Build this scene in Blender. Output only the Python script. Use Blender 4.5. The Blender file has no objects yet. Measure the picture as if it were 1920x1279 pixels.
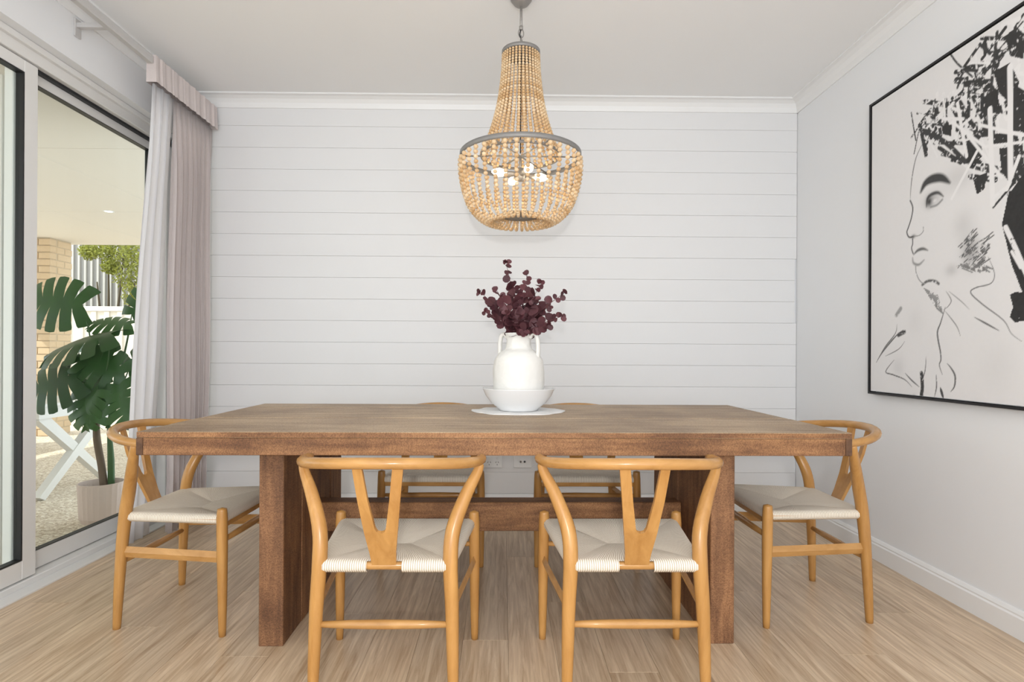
import bpy, bmesh, math, random
import numpy as np
from mathutils import Vector, Matrix, noise
random.seed(7)
S = bpy.context.scene
COL = S.collection

# ------------------------------------------------------------------ camera
F_PX, CAM_H = 1067.0, 1.05
cd = bpy.data.cameras.new('camera')
cd.sensor_width = 36.0
cd.lens = 36.0 * F_PX / 1920.0
cd.shift_x = 6.0 / 1920.0
cd.shift_y = 22.5 / 1920.0
cd.clip_start = 0.05
cam = bpy.data.objects.new('camera', cd)
COL.objects.link(cam)
cam.matrix_world = (Matrix.Translation((0, 0, CAM_H)) @ Matrix.Rotation(math.radians(-0.6), 4, 'Z')
                    @ Matrix.Rotation(math.radians(90), 4, 'X') @ Matrix.Rotation(math.radians(0.3), 4, 'Z'))
S.camera = cam

# ------------------------------------------------------------------ world, lights, exposure
w = bpy.data.worlds.new('world'); S.world = w
w.use_nodes = True
w.node_tree.nodes['Background'].inputs[0].default_value = (0.92, 0.96, 1.0, 1)
w.node_tree.nodes['Background'].inputs[1].default_value = 2.5
S.view_settings.view_transform = 'Standard'
S.view_settings.look = 'None'
S.view_settings.gamma = 1.0
S.view_settings.use_curve_mapping = False
S.view_settings.exposure = -0.22

def light(name, kind, energy, loc, direction, color=(1, 1, 1), **kw):
    d = bpy.data.lights.new(name, kind)
    d.energy = energy; d.color = color
    for k, v in kw.items(): setattr(d, k, v)
    o = bpy.data.objects.new(name, d); COL.objects.link(o)
    o.location = loc
    o.rotation_euler = Vector(direction).to_track_quat('-Z', 'Y').to_euler()
    return o
light('sun', 'SUN', 5.0, (0, 0, 10), (0.65, 0.35, -0.67), (1, 0.95, 0.86), angle=0.01)
# soft fill added on the unseen side behind the photographer, and the photographer's flash just above the lens
light('ceiling_bounce_fill', 'AREA', 95, (-0.1, -2.3, 1.2), (0, 1, 2.6), (0.85, 0.93, 1.0), shape='RECTANGLE', size=3.8, size_y=2.3)  # added area fill, tilted upward to brighten the ceiling
light('overhead_fill', 'AREA', 19, (-0.1, 0.1, 2.68), (0, 0.1, -1), (0.92, 0.97, 1.0), shape='RECTANGLE', size=3.2, size_y=1.6)  # added overhead fill brightening floor and tabletop; no fixture hangs there
light('camera_flash', 'AREA', 25, (-0.03, -0.6, 1.21), (0, 1, 0), (1, 0.98, 0.95), shape='DISK', size=0.09)

# ------------------------------------------------------------------ helpers
class MB:
    def __init__(s): s.v = []; s.f = []
    def add(s, v, f):
        o = len(s.v); s.v += [tuple(p) for p in v]; s.f += [tuple(i + o for i in q) for q in f]; return s
    def box(s, x0, x1, y0, y1, z0, z1, b=0.0):
        return s.add(*boxg(x0, x1, y0, y1, z0, z1, b))
    def tube(s, *a, **k): return s.add(*tube(*a, **k))
    def lathe(s, *a, **k): return s.add(*lathe(*a, **k))
    def obj(s, name, mat, parent=None, smooth=False): return obj(name, s.v, s.f, mat, parent, smooth)

def obj(name, v, f, mat, parent=None, smooth=False):
    me = bpy.data.meshes.new(name)
    me.from_pydata([tuple(p) for p in v], [], [tuple(q) for q in f])
    me.update()
    if smooth:
        me.polygons.foreach_set('use_smooth', [True] * len(me.polygons))
    if mat: me.materials.append(mat)
    o = bpy.data.objects.new(name, me); COL.objects.link(o)
    if parent: o.parent = parent
    return o

def boxg(x0, x1, y0, y1, z0, z1, b=0.0):
    if b <= 0:
        v = [(x, y, z) for x in (x0, x1) for y in (y0, y1) for z in (z0, z1)]
        return v, [(0, 1, 3, 2), (4, 6, 7, 5), (0, 4, 5, 1), (2, 3, 7, 6), (0, 2, 6, 4), (1, 5, 7, 3)]
    bm = bmesh.new(); bmesh.ops.create_cube(bm, size=1)
    for q in bm.verts:
        q.co = Vector(((x0 + x1) / 2 + q.co.x * (x1 - x0), (y0 + y1) / 2 + q.co.y * (y1 - y0), (z0 + z1) / 2 + q.co.z * (z1 - z0)))
    bmesh.ops.bevel(bm, geom=bm.edges[:], offset=b, segments=1, affect='EDGES')
    bm.verts.index_update()
    v = [tuple(q.co) for q in bm.verts]; f = [tuple(q.index for q in fc.verts) for fc in bm.faces]
    bm.free(); return v, f

def spline(pts, n=6):
    P = [Vector(p) for p in pts]
    if len(P) < 3: return P
    out = []
    for i in range(len(P) - 1):
        p0 = P[max(i - 1, 0)]; p1 = P[i]; p2 = P[i + 1]; p3 = P[min(i + 2, len(P) - 1)]
        for k in range(n):
            t = k / n
            out.append(0.5 * ((2 * p1) + (p2 - p0) * t + (2 * p0 - 5 * p1 + 4 * p2 - p3) * t * t + (3 * p1 - p0 - 3 * p2 + p3) * t ** 3))
    out.append(P[-1]); return out

def tube(pts, rad, n=10, ref=None, closed=False):
    """rad: number, list of numbers or of (ra, rb); ends are closed with a shallow dome"""
    P = [Vector(p) for p in pts]; m = len(P)
    if not isinstance(rad, (list, tuple)) or (len(rad) == 2 and m != 2 and not isinstance(rad[0], (list, tuple))):
        rad = [rad] * m
    if len(rad) != m:
        xs = np.linspace(0, 1, len(rad))
        if isinstance(rad[0], (list, tuple)):
            rad = [(float(np.interp(i / (m - 1), xs, [r[0] for r in rad])), float(np.interp(i / (m - 1), xs, [r[1] for r in rad]))) for i in range(m)]
        else:
            rad = [float(np.interp(i / (m - 1), xs, rad)) for i in range(m)]
    T = []
    for i in range(m):
        if closed: a, b = P[(i - 1) % m], P[(i + 1) % m]
        else: a, b = P[max(i - 1, 0)], P[min(i + 1, m - 1)]
        T.append((b - a).normalized())
    N = Vector(ref) if ref else (Vector((0, 0, 1)) if abs(T[0].z) < 0.9 else Vector((1, 0, 0)))
    v, f, rings = [], [], []
    for i in range(m):
        N = (N - T[i] * N.dot(T[i])).normalized(); B = T[i].cross(N)
        ra, rb = rad[i] if isinstance(rad[i], (list, tuple)) else (rad[i], rad[i])
        rings.append(len(v))
        for k in range(n):
            a = 2 * math.pi * k / n
            v.append(P[i] + N * (ra * math.cos(a)) + B * (rb * math.sin(a)))
    for i in range(m if closed else m - 1):
        a, b = rings[i], rings[(i + 1) % m]
        for k in range(n):
            f.append((a + k, a + (k + 1) % n, b + (k + 1) % n, b + k))
    if not closed:
        for i, sgn in ((0, -1), (m - 1, 1)):
            r = rad[i][0] if isinstance(rad[i], (list, tuple)) else rad[i]
            c = len(v); v.append(P[i] + T[i] * (sgn * r * 0.35))
            a = rings[i]
            for k in range(n):
                f.append((c, a + (k + 1) % n, a + k) if sgn < 0 else (c, a + k, a + (k + 1) % n))
    return v, f

def lathe(prof, n=32, c=(0, 0, 0), caps=(True, True)):
    v, f = [], []
    for r, z in prof:
        for k in range(n):
            a = 2 * math.pi * k / n
            v.append((c[0] + r * math.cos(a), c[1] + r * math.sin(a), c[2] + z))
    for i in range(len(prof) - 1):
        for k in range(n):
            f.append((i * n + k, i * n + (k + 1) % n, (i + 1) * n + (k + 1) % n, (i + 1) * n + k))
    if caps[0]: f.append(tuple(range(n - 1, -1, -1)))
    if caps[1]: f.append(tuple((len(prof) - 1) * n + k for k in range(n)))
    return v, f

def tag(o, label=None, cat=None, group=None, kind=None):
    if label: o['label'] = label
    if cat: o['category'] = cat
    if group: o['group'] = group
    if kind: o['kind'] = kind
    return o
def empty(name, loc, rz=0.0):
    o = bpy.data.objects.new(name, None); COL.objects.link(o)
    o.empty_display_size = 0.1; o.location = loc; o.rotation_euler = (0, 0, rz)
    return o
def struct(o, label=None): return tag(o, label, kind='structure')
def copy_tree(o, parent=None):
    c = o.copy(); COL.objects.link(c); c.parent = parent
    for ch in list(o.children): copy_tree(ch, c)
    return c

# ------------------------------------------------------------------ materials
def lin(c):
    return tuple(((x / 255.0) / 12.92 if x / 255.0 <= 0.04045 else ((x / 255.0 + 0.055) / 1.055) ** 2.4) for x in c) + (1.0,)
def base_mat(name, rough=0.6):
    m = bpy.data.materials.new(name); m.use_nodes = True
    b = m.node_tree.nodes['Principled BSDF']; b.inputs['Roughness'].default_value = rough
    return m, m.node_tree.nodes, m.node_tree.links, b
def plain(name, col, rough=0.6, metal=0.0, bump=0.0, bscale=60, var=0.04):
    m, N, L, b = base_mat(name, rough); b.inputs['Metallic'].default_value = metal
    t = N.new('ShaderNodeTexCoord'); n = N.new('ShaderNodeTexNoise'); n.inputs['Scale'].default_value = bscale
    n.inputs['Detail'].default_value = 4
    L.new(t.outputs['Object'], n.inputs['Vector'])
    mx = N.new('ShaderNodeMix'); mx.data_type = 'RGBA'
    c = lin(col); mx.inputs['A'].default_value = tuple(x * (1 - var) for x in c[:3]) + (1,)
    mx.inputs['B'].default_value = tuple(min(1, x * (1 + var)) for x in c[:3]) + (1,)
    L.new(n.outputs['Fac'], mx.inputs['Factor']); L.new(mx.outputs['Result'], b.inputs['Base Color'])
    if bump:
        bp = N.new('ShaderNodeBump'); bp.inputs['Strength'].default_value = bump; bp.inputs['Distance'].default_value = 0.004
        L.new(n.outputs['Fac'], bp.inputs['Height']); L.new(bp.outputs['Normal'], b.inputs['Normal'])
    return m
def wood(name, dark, light_, stretch, rough=0.45, sc=7.0, contrast=(0.3, 0.7), per_obj=0.0, saw=None, bump=0.08, knots=0.0):
    """streaky wood; stretch = scale of the noise along x, y, z (small = along the grain)"""
    m, N, L, b = base_mat(name, rough)
    t = N.new('ShaderNodeTexCoord'); oi = N.new('ShaderNodeObjectInfo')
    add = N.new('ShaderNodeVectorMath'); add.operation = 'MULTIPLY_ADD'
    mul = N.new('ShaderNodeVectorMath'); mul.operation = 'SCALE'; mul.inputs[0].default_value = (13.1, 7.7, 5.3)
    L.new(oi.outputs['Random'], mul.inputs['Scale'])
    add.inputs[1].default_value = stretch
    L.new(t.outputs['Object'], add.inputs[0]); L.new(mul.outputs[0], add.inputs[2])
    n = N.new('ShaderNodeTexNoise'); n.inputs['Scale'].default_value = sc; n.inputs['Detail'].default_value = 7
    n.inputs['Roughness'].default_value = 0.62; n.inputs['Distortion'].default_value = 0.6
    L.new(add.outputs[0], n.inputs['Vector'])
    r = N.new('ShaderNodeValToRGB'); r.color_ramp.elements[0].position = contrast[0]; r.color_ramp.elements[1].position = contrast[1]
    r.color_ramp.elements[0].color = lin(dark); r.color_ramp.elements[1].color = lin(light_)
    L.new(n.outputs['Fac'], r.inputs['Fac'])
    col = r.outputs['Color']
    if knots:
        vo = N.new('ShaderNodeTexNoise'); vo.inputs['Scale'].default_value = knots; vo.inputs['Detail'].default_value = 6
        L.new(t.outputs['Object'], vo.inputs['Vector'])
        kr = N.new('ShaderNodeValToRGB'); kr.color_ramp.elements[0].position = 0.30; kr.color_ramp.elements[0].color = (0.42, 0.36, 0.33, 1)
        kr.color_ramp.elements[1].position = 0.56; kr.color_ramp.elements[1].color = (1, 1, 1, 1)
        L.new(vo.outputs['Fac'], kr.inputs['Fac'])
        mk = N.new('ShaderNodeMix'); mk.data_type = 'RGBA'; mk.blend_type = 'MULTIPLY'; mk.inputs['Factor'].default_value = 0.8
        L.new(col, mk.inputs['A']); L.new(kr.outputs['Color'], mk.inputs['B']); col = mk.outputs['Result']
    if saw:   # fine cross saw marks
        wv = N.new('ShaderNodeTexWave'); wv.wave_type = 'BANDS'; wv.bands_direction = saw; wv.inputs['Scale'].default_value = 30
        wv.inputs['Distortion'].default_value = 16; wv.inputs['Detail'].default_value = 3; wv.inputs['Detail Scale'].default_value = 2.5
        L.new(t.outputs['Object'], wv.inputs['Vector'])
        ms = N.new('ShaderNodeMix'); ms.data_type = 'RGBA'; ms.blend_type = 'SOFT_LIGHT'; ms.inputs['Factor'].default_value = 0.3
        L.new(col, ms.inputs['A']); L.new(wv.outputs['Color'], ms.inputs['B']); col = ms.outputs['Result']
    if per_obj:
        hv = N.new('ShaderNodeHueSaturation')
        mr = N.new('ShaderNodeMapRange'); mr.inputs['To Min'].default_value = 1 - per_obj; mr.inputs['To Max'].default_value = 1 + per_obj
        L.new(oi.outputs['Random'], mr.inputs['Value']); L.new(mr.outputs['Result'], hv.inputs['Value'])
        L.new(col, hv.inputs['Color']); col = hv.outputs['Color']
    L.new(col, b.inputs['Base Color'])
    bp = N.new('ShaderNodeBump'); bp.inputs['Strength'].default_value = bump; bp.inputs['Distance'].default_value = 0.002
    L.new(n.outputs['Fac'], bp.inputs['Height']); L.new(bp.outputs['Normal'], b.inputs['Normal'])
    return m

M = {}
M['wall'] = plain('white_wall_paint', (236, 237, 239), 0.7, bscale=3, var=0.01)
M['board'] = plain('white_board_paint', (228, 228, 229), 0.5, bscale=3, var=0.01)
M['ceiling'] = plain('ceiling_paint', (243, 243, 243), 0.8, bscale=3, var=0.01)
M['trim'] = plain('white_gloss_trim', (238, 238, 238), 0.35, bscale=5, var=0.01)
M['alu'] = plain('white_aluminium', (228, 227, 225), 0.35, bscale=8, var=0.01)
M['rail'] = plain('grey_rail', (196, 194, 193), 0.45)
M['rubber'] = plain('black_rubber', (22, 23, 26), 0.5)
M['floor'] = wood('oak_plank', (170, 142, 112), (226, 204, 176), (20, 1.1, 9), 0.32, sc=3.0, contrast=(0.3, 0.72), per_obj=0.10, bump=0.03)
M['floor_gap'] = plain('plank_joint', (112, 90, 68), 0.8)
M['beech'] = wood('honey_beech', (168, 118, 60), (202, 152, 88), (5, 5, 0.8), 0.27, sc=5, contrast=(0.25, 0.75), per_obj=0.06, bump=0.02)
M['beech_rail'] = wood('honey_beech_rail', (168, 121, 66), (202, 154, 94), (2, 2, 6), 0.22, sc=4, contrast=(0.25, 0.75), per_obj=0.05, bump=0.02)
M['t_front'] = wood('rough_sawn_timber', (106, 68, 40), (168, 122, 80), (0.9, 9, 9), 0.62, sc=3.5, contrast=(0.28, 0.74), per_obj=0.06, saw='X', bump=0.3, knots=5.0)
M['t_top'] = wood('weathered_timber', (136, 110, 82), (192, 168, 138), (0.8, 10, 6), 0.5, sc=3.0, contrast=(0.25, 0.72), per_obj=0.07, saw='X', bump=0.3, knots=2.2)
M['t_leg'] = wood('dark_sawn_timber', (102, 68, 44), (164, 118, 80), (8, 8, 0.9), 0.65, sc=3.5, contrast=(0.28, 0.74), per_obj=0.08, saw='Z', bump=0.3, knots=3.5)
M['t_end'] = wood('timber_end_grain', (70, 46, 30), (110, 78, 54), (8, 8, 8), 0.7, sc=5, bump=0.2)
M['metal'] = plain('brushed_grey_metal', (150, 146, 142), 0.45, 0.4)
M['zinc'] = plain('grey_zinc_band', (140, 138, 136), 0.5, 0.3)
M['black'] = plain('black_cable', (25, 25, 26), 0.5)
M['ceramic'] = plain('rough_white_ceramic', (234, 232, 227), 0.8, bump=1.0, bscale=26, var=0.04)
M['porcelain'] = plain('white_porcelain', (238, 238, 238), 0.15, bscale=4, var=0.01)
M['doily'] = plain('white_cloth', (232, 231, 230), 0.9, bump=0.3, bscale=120)
M['plastic'] = plain('white_plastic', (232, 232, 232), 0.35, bscale=6, var=0.01)
M['dark'] = plain('dark_slot', (60, 60, 62), 0.6)
M['taupe'] = plain('taupe_linen', (210, 200, 198), 0.9, bump=0.3, bscale=220, var=0.05)
M['frame'] = plain('black_frame', (24, 23, 25), 0.4)
M['gravel_gap'] = plain('pot_soil', (58, 50, 46), 0.9)
M['pot'] = plain('blush_pot', (216, 196, 186), 0.6)
M['stem_red'] = plain('burgundy_stem', (96, 52, 56), 0.6)
M['white_paint'] = plain('white_outdoor_paint', (226, 224, 220), 0.5)
M['cushion'] = plain('grey_cushion', (150, 147, 146), 0.9, bump=0.2, bscale=200)
M['soffit'] = plain('cream_soffit', (222, 216, 206), 0.8, bscale=3, var=0.01)
M['fence'] = plain('white_steel_fence', (228, 222, 212), 0.5)
M['shed'] = plain('grey_steel_cladding', (160, 156, 152), 0.5)
M['shed_rib'] = plain('pale_steel_rib', (206, 202, 196), 0.5)
M['brick'] = plain('cream_brick', (212, 188, 156), 0.85, bump=0.4, bscale=40, var=0.10)
M['mortar'] = plain('mortar', (196, 178, 152), 0.9)
M['stalk'] = plain('green_stalk', (62, 96, 52), 0.5)
M['trunk'] = plain('brown_trunk', (116, 98, 82), 0.8, bump=0.4, bscale=60, var=0.15)
M['bark'] = plain('bark', (92, 80, 62), 0.9)

def paving():
    m, N, L, b = base_mat('exposed_aggregate', 0.8)
    t = N.new('ShaderNodeTexCoord'); v = N.new('ShaderNodeTexVoronoi'); v.inputs['Scale'].default_value = 75
    L.new(t.outputs['Object'], v.inputs['Vector'])
    r = N.new('ShaderNodeValToRGB'); e = r.color_ramp.elements
    e[0].color = lin((176, 160, 138)); e[1].color = lin((244, 235, 220)); e.new(0.5).color = lin((218, 204, 184))
    sp = N.new('ShaderNodeSeparateColor'); L.new(v.outputs['Color'], sp.inputs[0]); L.new(sp.outputs[0], r.inputs['Fac'])
    L.new(r.outputs['Color'], b.inputs['Base Color'])
    bp = N.new('ShaderNodeBump'); bp.invert = True; bp.inputs['Strength'].default_value = 0.8; bp.inputs['Distance'].default_value = 0.006
    L.new(v.outputs['Distance'], bp.inputs['Height']); L.new(bp.outputs['Normal'], b.inputs['Normal'])
    return m
M['paving'] = paving()

def cord():
    """paper cord: fine ridges along u of the UV map"""
    m, N, L, b = base_mat('paper_cord', 0.85)
    u = N.new('ShaderNodeUVMap'); sp = N.new('ShaderNodeSeparateXYZ'); L.new(u.outputs[0], sp.inputs[0])
    ns = N.new('ShaderNodeTexNoise'); ns.inputs['Scale'].default_value = 55; ns.inputs['Detail'].default_value = 3
    tc = N.new('ShaderNodeTexCoord'); L.new(tc.outputs['Object'], ns.inputs['Vector'])
    ma = N.new('ShaderNodeMath'); ma.operation = 'MULTIPLY_ADD'; ma.inputs[1].default_value = 2 * math.pi / 0.0066
    nm = N.new('ShaderNodeMath'); nm.operation = 'MULTIPLY'; nm.inputs[1].default_value = 1.2
    L.new(ns.outputs['Fac'], nm.inputs[0]); L.new(sp.outputs[0], ma.inputs[0]); L.new(nm.outputs[0], ma.inputs[2])
    sn = N.new('ShaderNodeMath'); sn.operation = 'SINE'; L.new(ma.outputs[0], sn.inputs[0])
    mr = N.new('ShaderNodeMapRange'); mr.inputs['From Min'].default_value = -1; L.new(sn.outputs[0], mr.inputs['Value'])
    r = N.new('ShaderNodeValToRGB'); r.color_ramp.elements[0].color = lin((182, 163, 140)); r.color_ramp.elements[1].color = lin((240, 232, 218))
    r.color_ramp.elements[1].position = 0.55
    L.new(mr.outputs['Result'], r.inputs['Fac'])
    hv = N.new('ShaderNodeMix'); hv.data_type = 'RGBA'; hv.blend_type = 'MULTIPLY'; hv.inputs['Factor'].default_value = 0.35
    L.new(r.outputs['Color'], hv.inputs['A']); L.new(ns.outputs['Color'], hv.inputs['B'])
    L.new(r.outputs['Color'], b.inputs['Base Color'])
    bp = N.new('ShaderNodeBump'); bp.inputs['Strength'].default_value = 0.4; bp.inputs['Distance'].default_value = 0.002
    L.new(mr.outputs['Result'], bp.inputs['Height']); L.new(bp.outputs['Normal'], b.inputs['Normal'])
    return m
M['cord'] = cord()

def glass():
    m = bpy.data.materials.new('window_glass'); m.use_nodes = True
    N, L = m.node_tree.nodes, m.node_tree.links
    N.remove(N['Principled BSDF']); out = N['Material Output']
    tr = N.new('ShaderNodeBsdfTransparent'); tr.inputs[0].default_value = (0.93, 0.96, 0.95, 1)
    gl = N.new('ShaderNodeBsdfGlossy'); gl.inputs['Roughness'].default_value = 0.01
    lw = N.new('ShaderNodeLayerWeight'); pw_ = N.new('ShaderNodeMath'); pw_.operation = 'POWER'; pw_.inputs[1].default_value = 5
    fr = N.new('ShaderNodeMath'); fr.operation = 'MULTIPLY_ADD'; fr.inputs[1].default_value = 0.5; fr.inputs[2].default_value = 0.02
    L.new(lw.outputs['Facing'], pw_.inputs[0]); L.new(pw_.outputs[0], fr.inputs[0])
    mx = N.new('ShaderNodeMixShader')
    L.new(fr.outputs[0], mx.inputs[0]); L.new(tr.outputs[0], mx.inputs[1]); L.new(gl.outputs[0], mx.inputs[2]); L.new(mx.outputs[0], out.inputs[0])
    return m
M['glass'] = glass()

def sheer():
    m = bpy.data.materials.new('white_sheer'); m.use_nodes = True
    N, L = m.node_tree.nodes, m.node_tree.links
    N.remove(N['Principled BSDF']); out = N['Material Output']
    d = N.new('ShaderNodeBsdfDiffuse'); d.inputs[0].default_value = lin((250, 249, 251))
    t = N.new('ShaderNodeBsdfTranslucent'); t.inputs[0].default_value = lin((250, 249, 251))
    tr = N.new('ShaderNodeBsdfTransparent')
    a = N.new('ShaderNodeMixShader'); a.inputs[0].default_value = 0.45
    b = N.new('ShaderNodeMixShader'); b.inputs[0].default_value = 0.12
    L.new(d.outputs[0], a.inputs[1]); L.new(t.outputs[0], a.inputs[2]); L.new(a.outputs[0], b.inputs[1]); L.new(tr.outputs[0], b.inputs[2])
    L.new(b.outputs[0], out.inputs[0]); return m
M['sheer'] = sheer()

def leafmat(name, c1, c2, rough=0.4, trans=0.25, scale=12):
    m, N, L, b = base_mat(name, rough)
    t = N.new('ShaderNodeTexCoord'); n = N.new('ShaderNodeTexNoise'); n.inputs['Scale'].default_value = scale
    oi = N.new('ShaderNodeObjectInfo')
    L.new(t.outputs['Object'], n.inputs['Vector'])
    ad = N.new('ShaderNodeMath'); ad.operation = 'MULTIPLY_ADD'; ad.inputs[1].default_value = 0.6
    L.new(oi.outputs['Random'], ad.inputs[0]); 
    ms = N.new('ShaderNodeMath'); ms.operation = 'MULTIPLY'; ms.inputs[1].default_value = 0.5
    L.new(n.outputs['Fac'], ms.inputs[0]); L.new(ms.outputs[0], ad.inputs[2])
    mx = N.new('ShaderNodeMix'); mx.data_type = 'RGBA'; mx.inputs['A'].default_value = lin(c1); mx.inputs['B'].default_value = lin(c2)
    L.new(ad.outputs[0], mx.inputs['Factor']); L.new(mx.outputs['Result'], b.inputs['Base Color'])
    tl = N.new('ShaderNodeBsdfTranslucent'); L.new(mx.outputs['Result'], tl.inputs[0])
    ms2 = N.new('ShaderNodeMixShader'); ms2.inputs[0].default_value = trans
    L.new(b.outputs[0], ms2.inputs[1]); L.new(tl.outputs[0], ms2.inputs[2]); L.new(ms2.outputs[0], N['Material Output'].inputs[0])
    return m
M['monstera'] = leafmat('monstera_leaf', (26, 62, 34), (66, 108, 52), 0.35, 0.2)
M['euc'] = leafmat('burgundy_leaf', (58, 26, 34), (116, 70, 76), 0.55, 0.12, 20)
M['bush'] = leafmat('garden_leaf', (120, 128, 58), (206, 204, 92), 0.5, 0.35)

def emit(name, col, s):
    m = bpy.data.materials.new(name); m.use_nodes = True
    b = m.node_tree.nodes['Principled BSDF']; b.inputs['Base Color'].default_value = col
    b.inputs['Emission Color'].default_value = col; b.inputs['Emission Strength'].default_value = s
    return m
M['bulb'] = emit('warm_bulb', (1, 0.82, 0.55, 1), 14)
M['led'] = emit('downlight_led', (1, 0.96, 0.88, 1), 5)

def beadmat():
    m, N, L, b = base_mat('natural_wood_bead', 0.6)
    g = N.new('ShaderNodeNewGeometry')
    r = N.new('ShaderNodeValToRGB'); r.color_ramp.elements[0].color = lin((212, 174, 126)); r.color_ramp.elements[1].color = lin((240, 216, 180))
    L.new(g.outputs['Random Per Island'], r.inputs['Fac']); L.new(r.outputs['Color'], b.inputs['Base Color'])
    tl = N.new('ShaderNodeBsdfTranslucent'); L.new(r.outputs['Color'], tl.inputs[0])
    ms = N.new('ShaderNodeMixShader'); ms.inputs[0].default_value = 0.12
    L.new(b.outputs[0], ms.inputs[1]); L.new(tl.outputs[0], ms.inputs[2]); L.new(ms.outputs[0], N['Material Output'].inputs[0])
    return m
M['bead'] = beadmat()

# ------------------------------------------------------------------ room shell
XL, XD, XR, YB, ZC = -2.03, -2.10, 1.928, 3.73, 2.71
YF = -2.6                                    # open side behind the photographer
fl = struct(MB().box(-2.2, XR, YF, YB, -0.06, -0.012).obj('floor', M['floor_gap']), 'pale oak laminate plank floor')
pw, x, row = 0.165, -2.12, 0
while x < XR - 0.01:
    x1 = min(x + pw, XR)
    y = YF - (row * 0.53) % 1.38
    while y < YB:
        y0, y1 = max(y, YF), min(y + 1.38, YB)
        if y1 - y0 > 0.02:
            cx, cy = (x + x1) / 2, (y0 + y1) / 2
            o = MB().box(x - cx + 0.0003, x1 - cx - 0.0003, y0 - cy + 0.0003, y1 - cy - 0.0003, -0.012, 0.0, 0.0007).obj('plank', M['floor'], fl)
            o.location = (cx, cy, 0)
        y += 1.38
    x = x1; row += 1
struct(MB().box(-2.25, XR + 0.12, YF, YB + 0.12, ZC, ZC + 0.12).obj('ceiling', M['ceiling']), 'flat white plaster ceiling')
# back wall: horizontal boards 140 mm apart
wb = struct(MB().box(-2.2, XR + 0.12, YB, YB + 0.12, -0.06, ZC).obj('wall_back', M['wall']), 'white wall of horizontal boards')
z = 2.64
pitch = 0.1405
k = 0
while z > 0.12:
    z0 = 2.520 if k == 0 else max(z - pitch, 0.10)
    xr = XR - 0.002 if not (0.99 < (z + z0) / 2 < 1.68 and k in (7, 8, 9)) else XR - 0.012
    MB().box(XL, xr, YB - 0.013, YB, z0 + 0.0004, z - 0.0004, 0.0016).obj('board', M['board'], wb)
    z = z0; k += 1
    if z0 <= 0.101: break
# right wall
struct(MB().box(XR, XR + 0.12, YF, YB + 0.12, -0.06, ZC).obj('wall_right', M['wall']), 'plain white right wall')
# left wall above and in front of the sliding door; the door opening is recessed
DY0, DY1, DZ = 0.35, 3.62, 2.415
wl = MB().box(-2.22, XL, YF, DY0, -0.06, ZC).box(-2.22, XL, DY0, DY1, DZ, ZC).box(-2.22, XL, DY1, YB, -0.06, ZC)
struct(wl.obj('wall_left', M['wall']), 'white left wall around the sliding door')
# cornice: cove profile
def cove(name, p0, p1, inward):
    P = [(0.0, -0.077), (0.008, -0.077), (0.010, -0.070), (0.016, -0.046), (0.030, -0.025), (0.050, -0.013), (0.066, -0.010), (0.070, -0.009), (0.070, 0.0), (0.0, 0.0)]
    p0, p1, n = Vector(p0), Vector(p1), Vector(inward)
    d = (p1 - p0).normalized(); v = []
    for e, sg in ((p0, 1), (p1, -1)):
        for a, b in P: v.append(e + n * a + Vector((0, 0, b)) + d * (sg * a * 0.0))
    m = len(P); f = [(i, (i + 1) % m, m + (i + 1) % m, m + i) for i in range(m)] + [tuple(range(m - 1, -1, -1)), tuple(range(m, 2 * m))]
    return obj(name, v, f, M['trim'])
struct(cove('trim_1', (XL, YB - 0.012, ZC), (XR, YB - 0.012, ZC), (0, -1, 0)), 'white cornice along the boarded wall')
struct(cove('trim_2', (XR, YF, ZC), (XR, YB, ZC), (-1, 0, 0)), 'white cornice along the right wall')
struct(cove('trim_3', (XL, YF, ZC), (XL, YB, ZC), (1, 0, 0)), 'white cornice along the door wall')
def skirting(name, p0, p1, inward, h=0.105):
    P = [(0, 0), (0.017, 0), (0.017, h * 0.74), (0.012, h * 0.80), (0.013, h * 0.86), (0.007, h * 0.97), (0.005, h), (0, h)]
    p0, p1, n = Vector(p0), Vector(p1), Vector(inward)
    v = [e + n * a + Vector((0, 0, b)) for e in (p0, p1) for a, b in P]
    m = len(P); f = [(i, (i + 1) % m, m + (i + 1) % m, m + i) for i in range(m)] + [tuple(range(m - 1, -1, -1)), tuple(range(m, 2 * m))]
    return obj(name, v, f, M['trim'])
struct(skirting('baseboard_right', (XR, YF, 0), (XR, YB - 0.013, 0), (-1, 0, 0)), 'white skirting board of the right wall')
struct(skirting('baseboard_back', (XL, YB - 0.013, 0), (XR, YB - 0.013, 0), (0, -1, 0), 0.125), 'white skirting board of the boarded wall')

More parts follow.
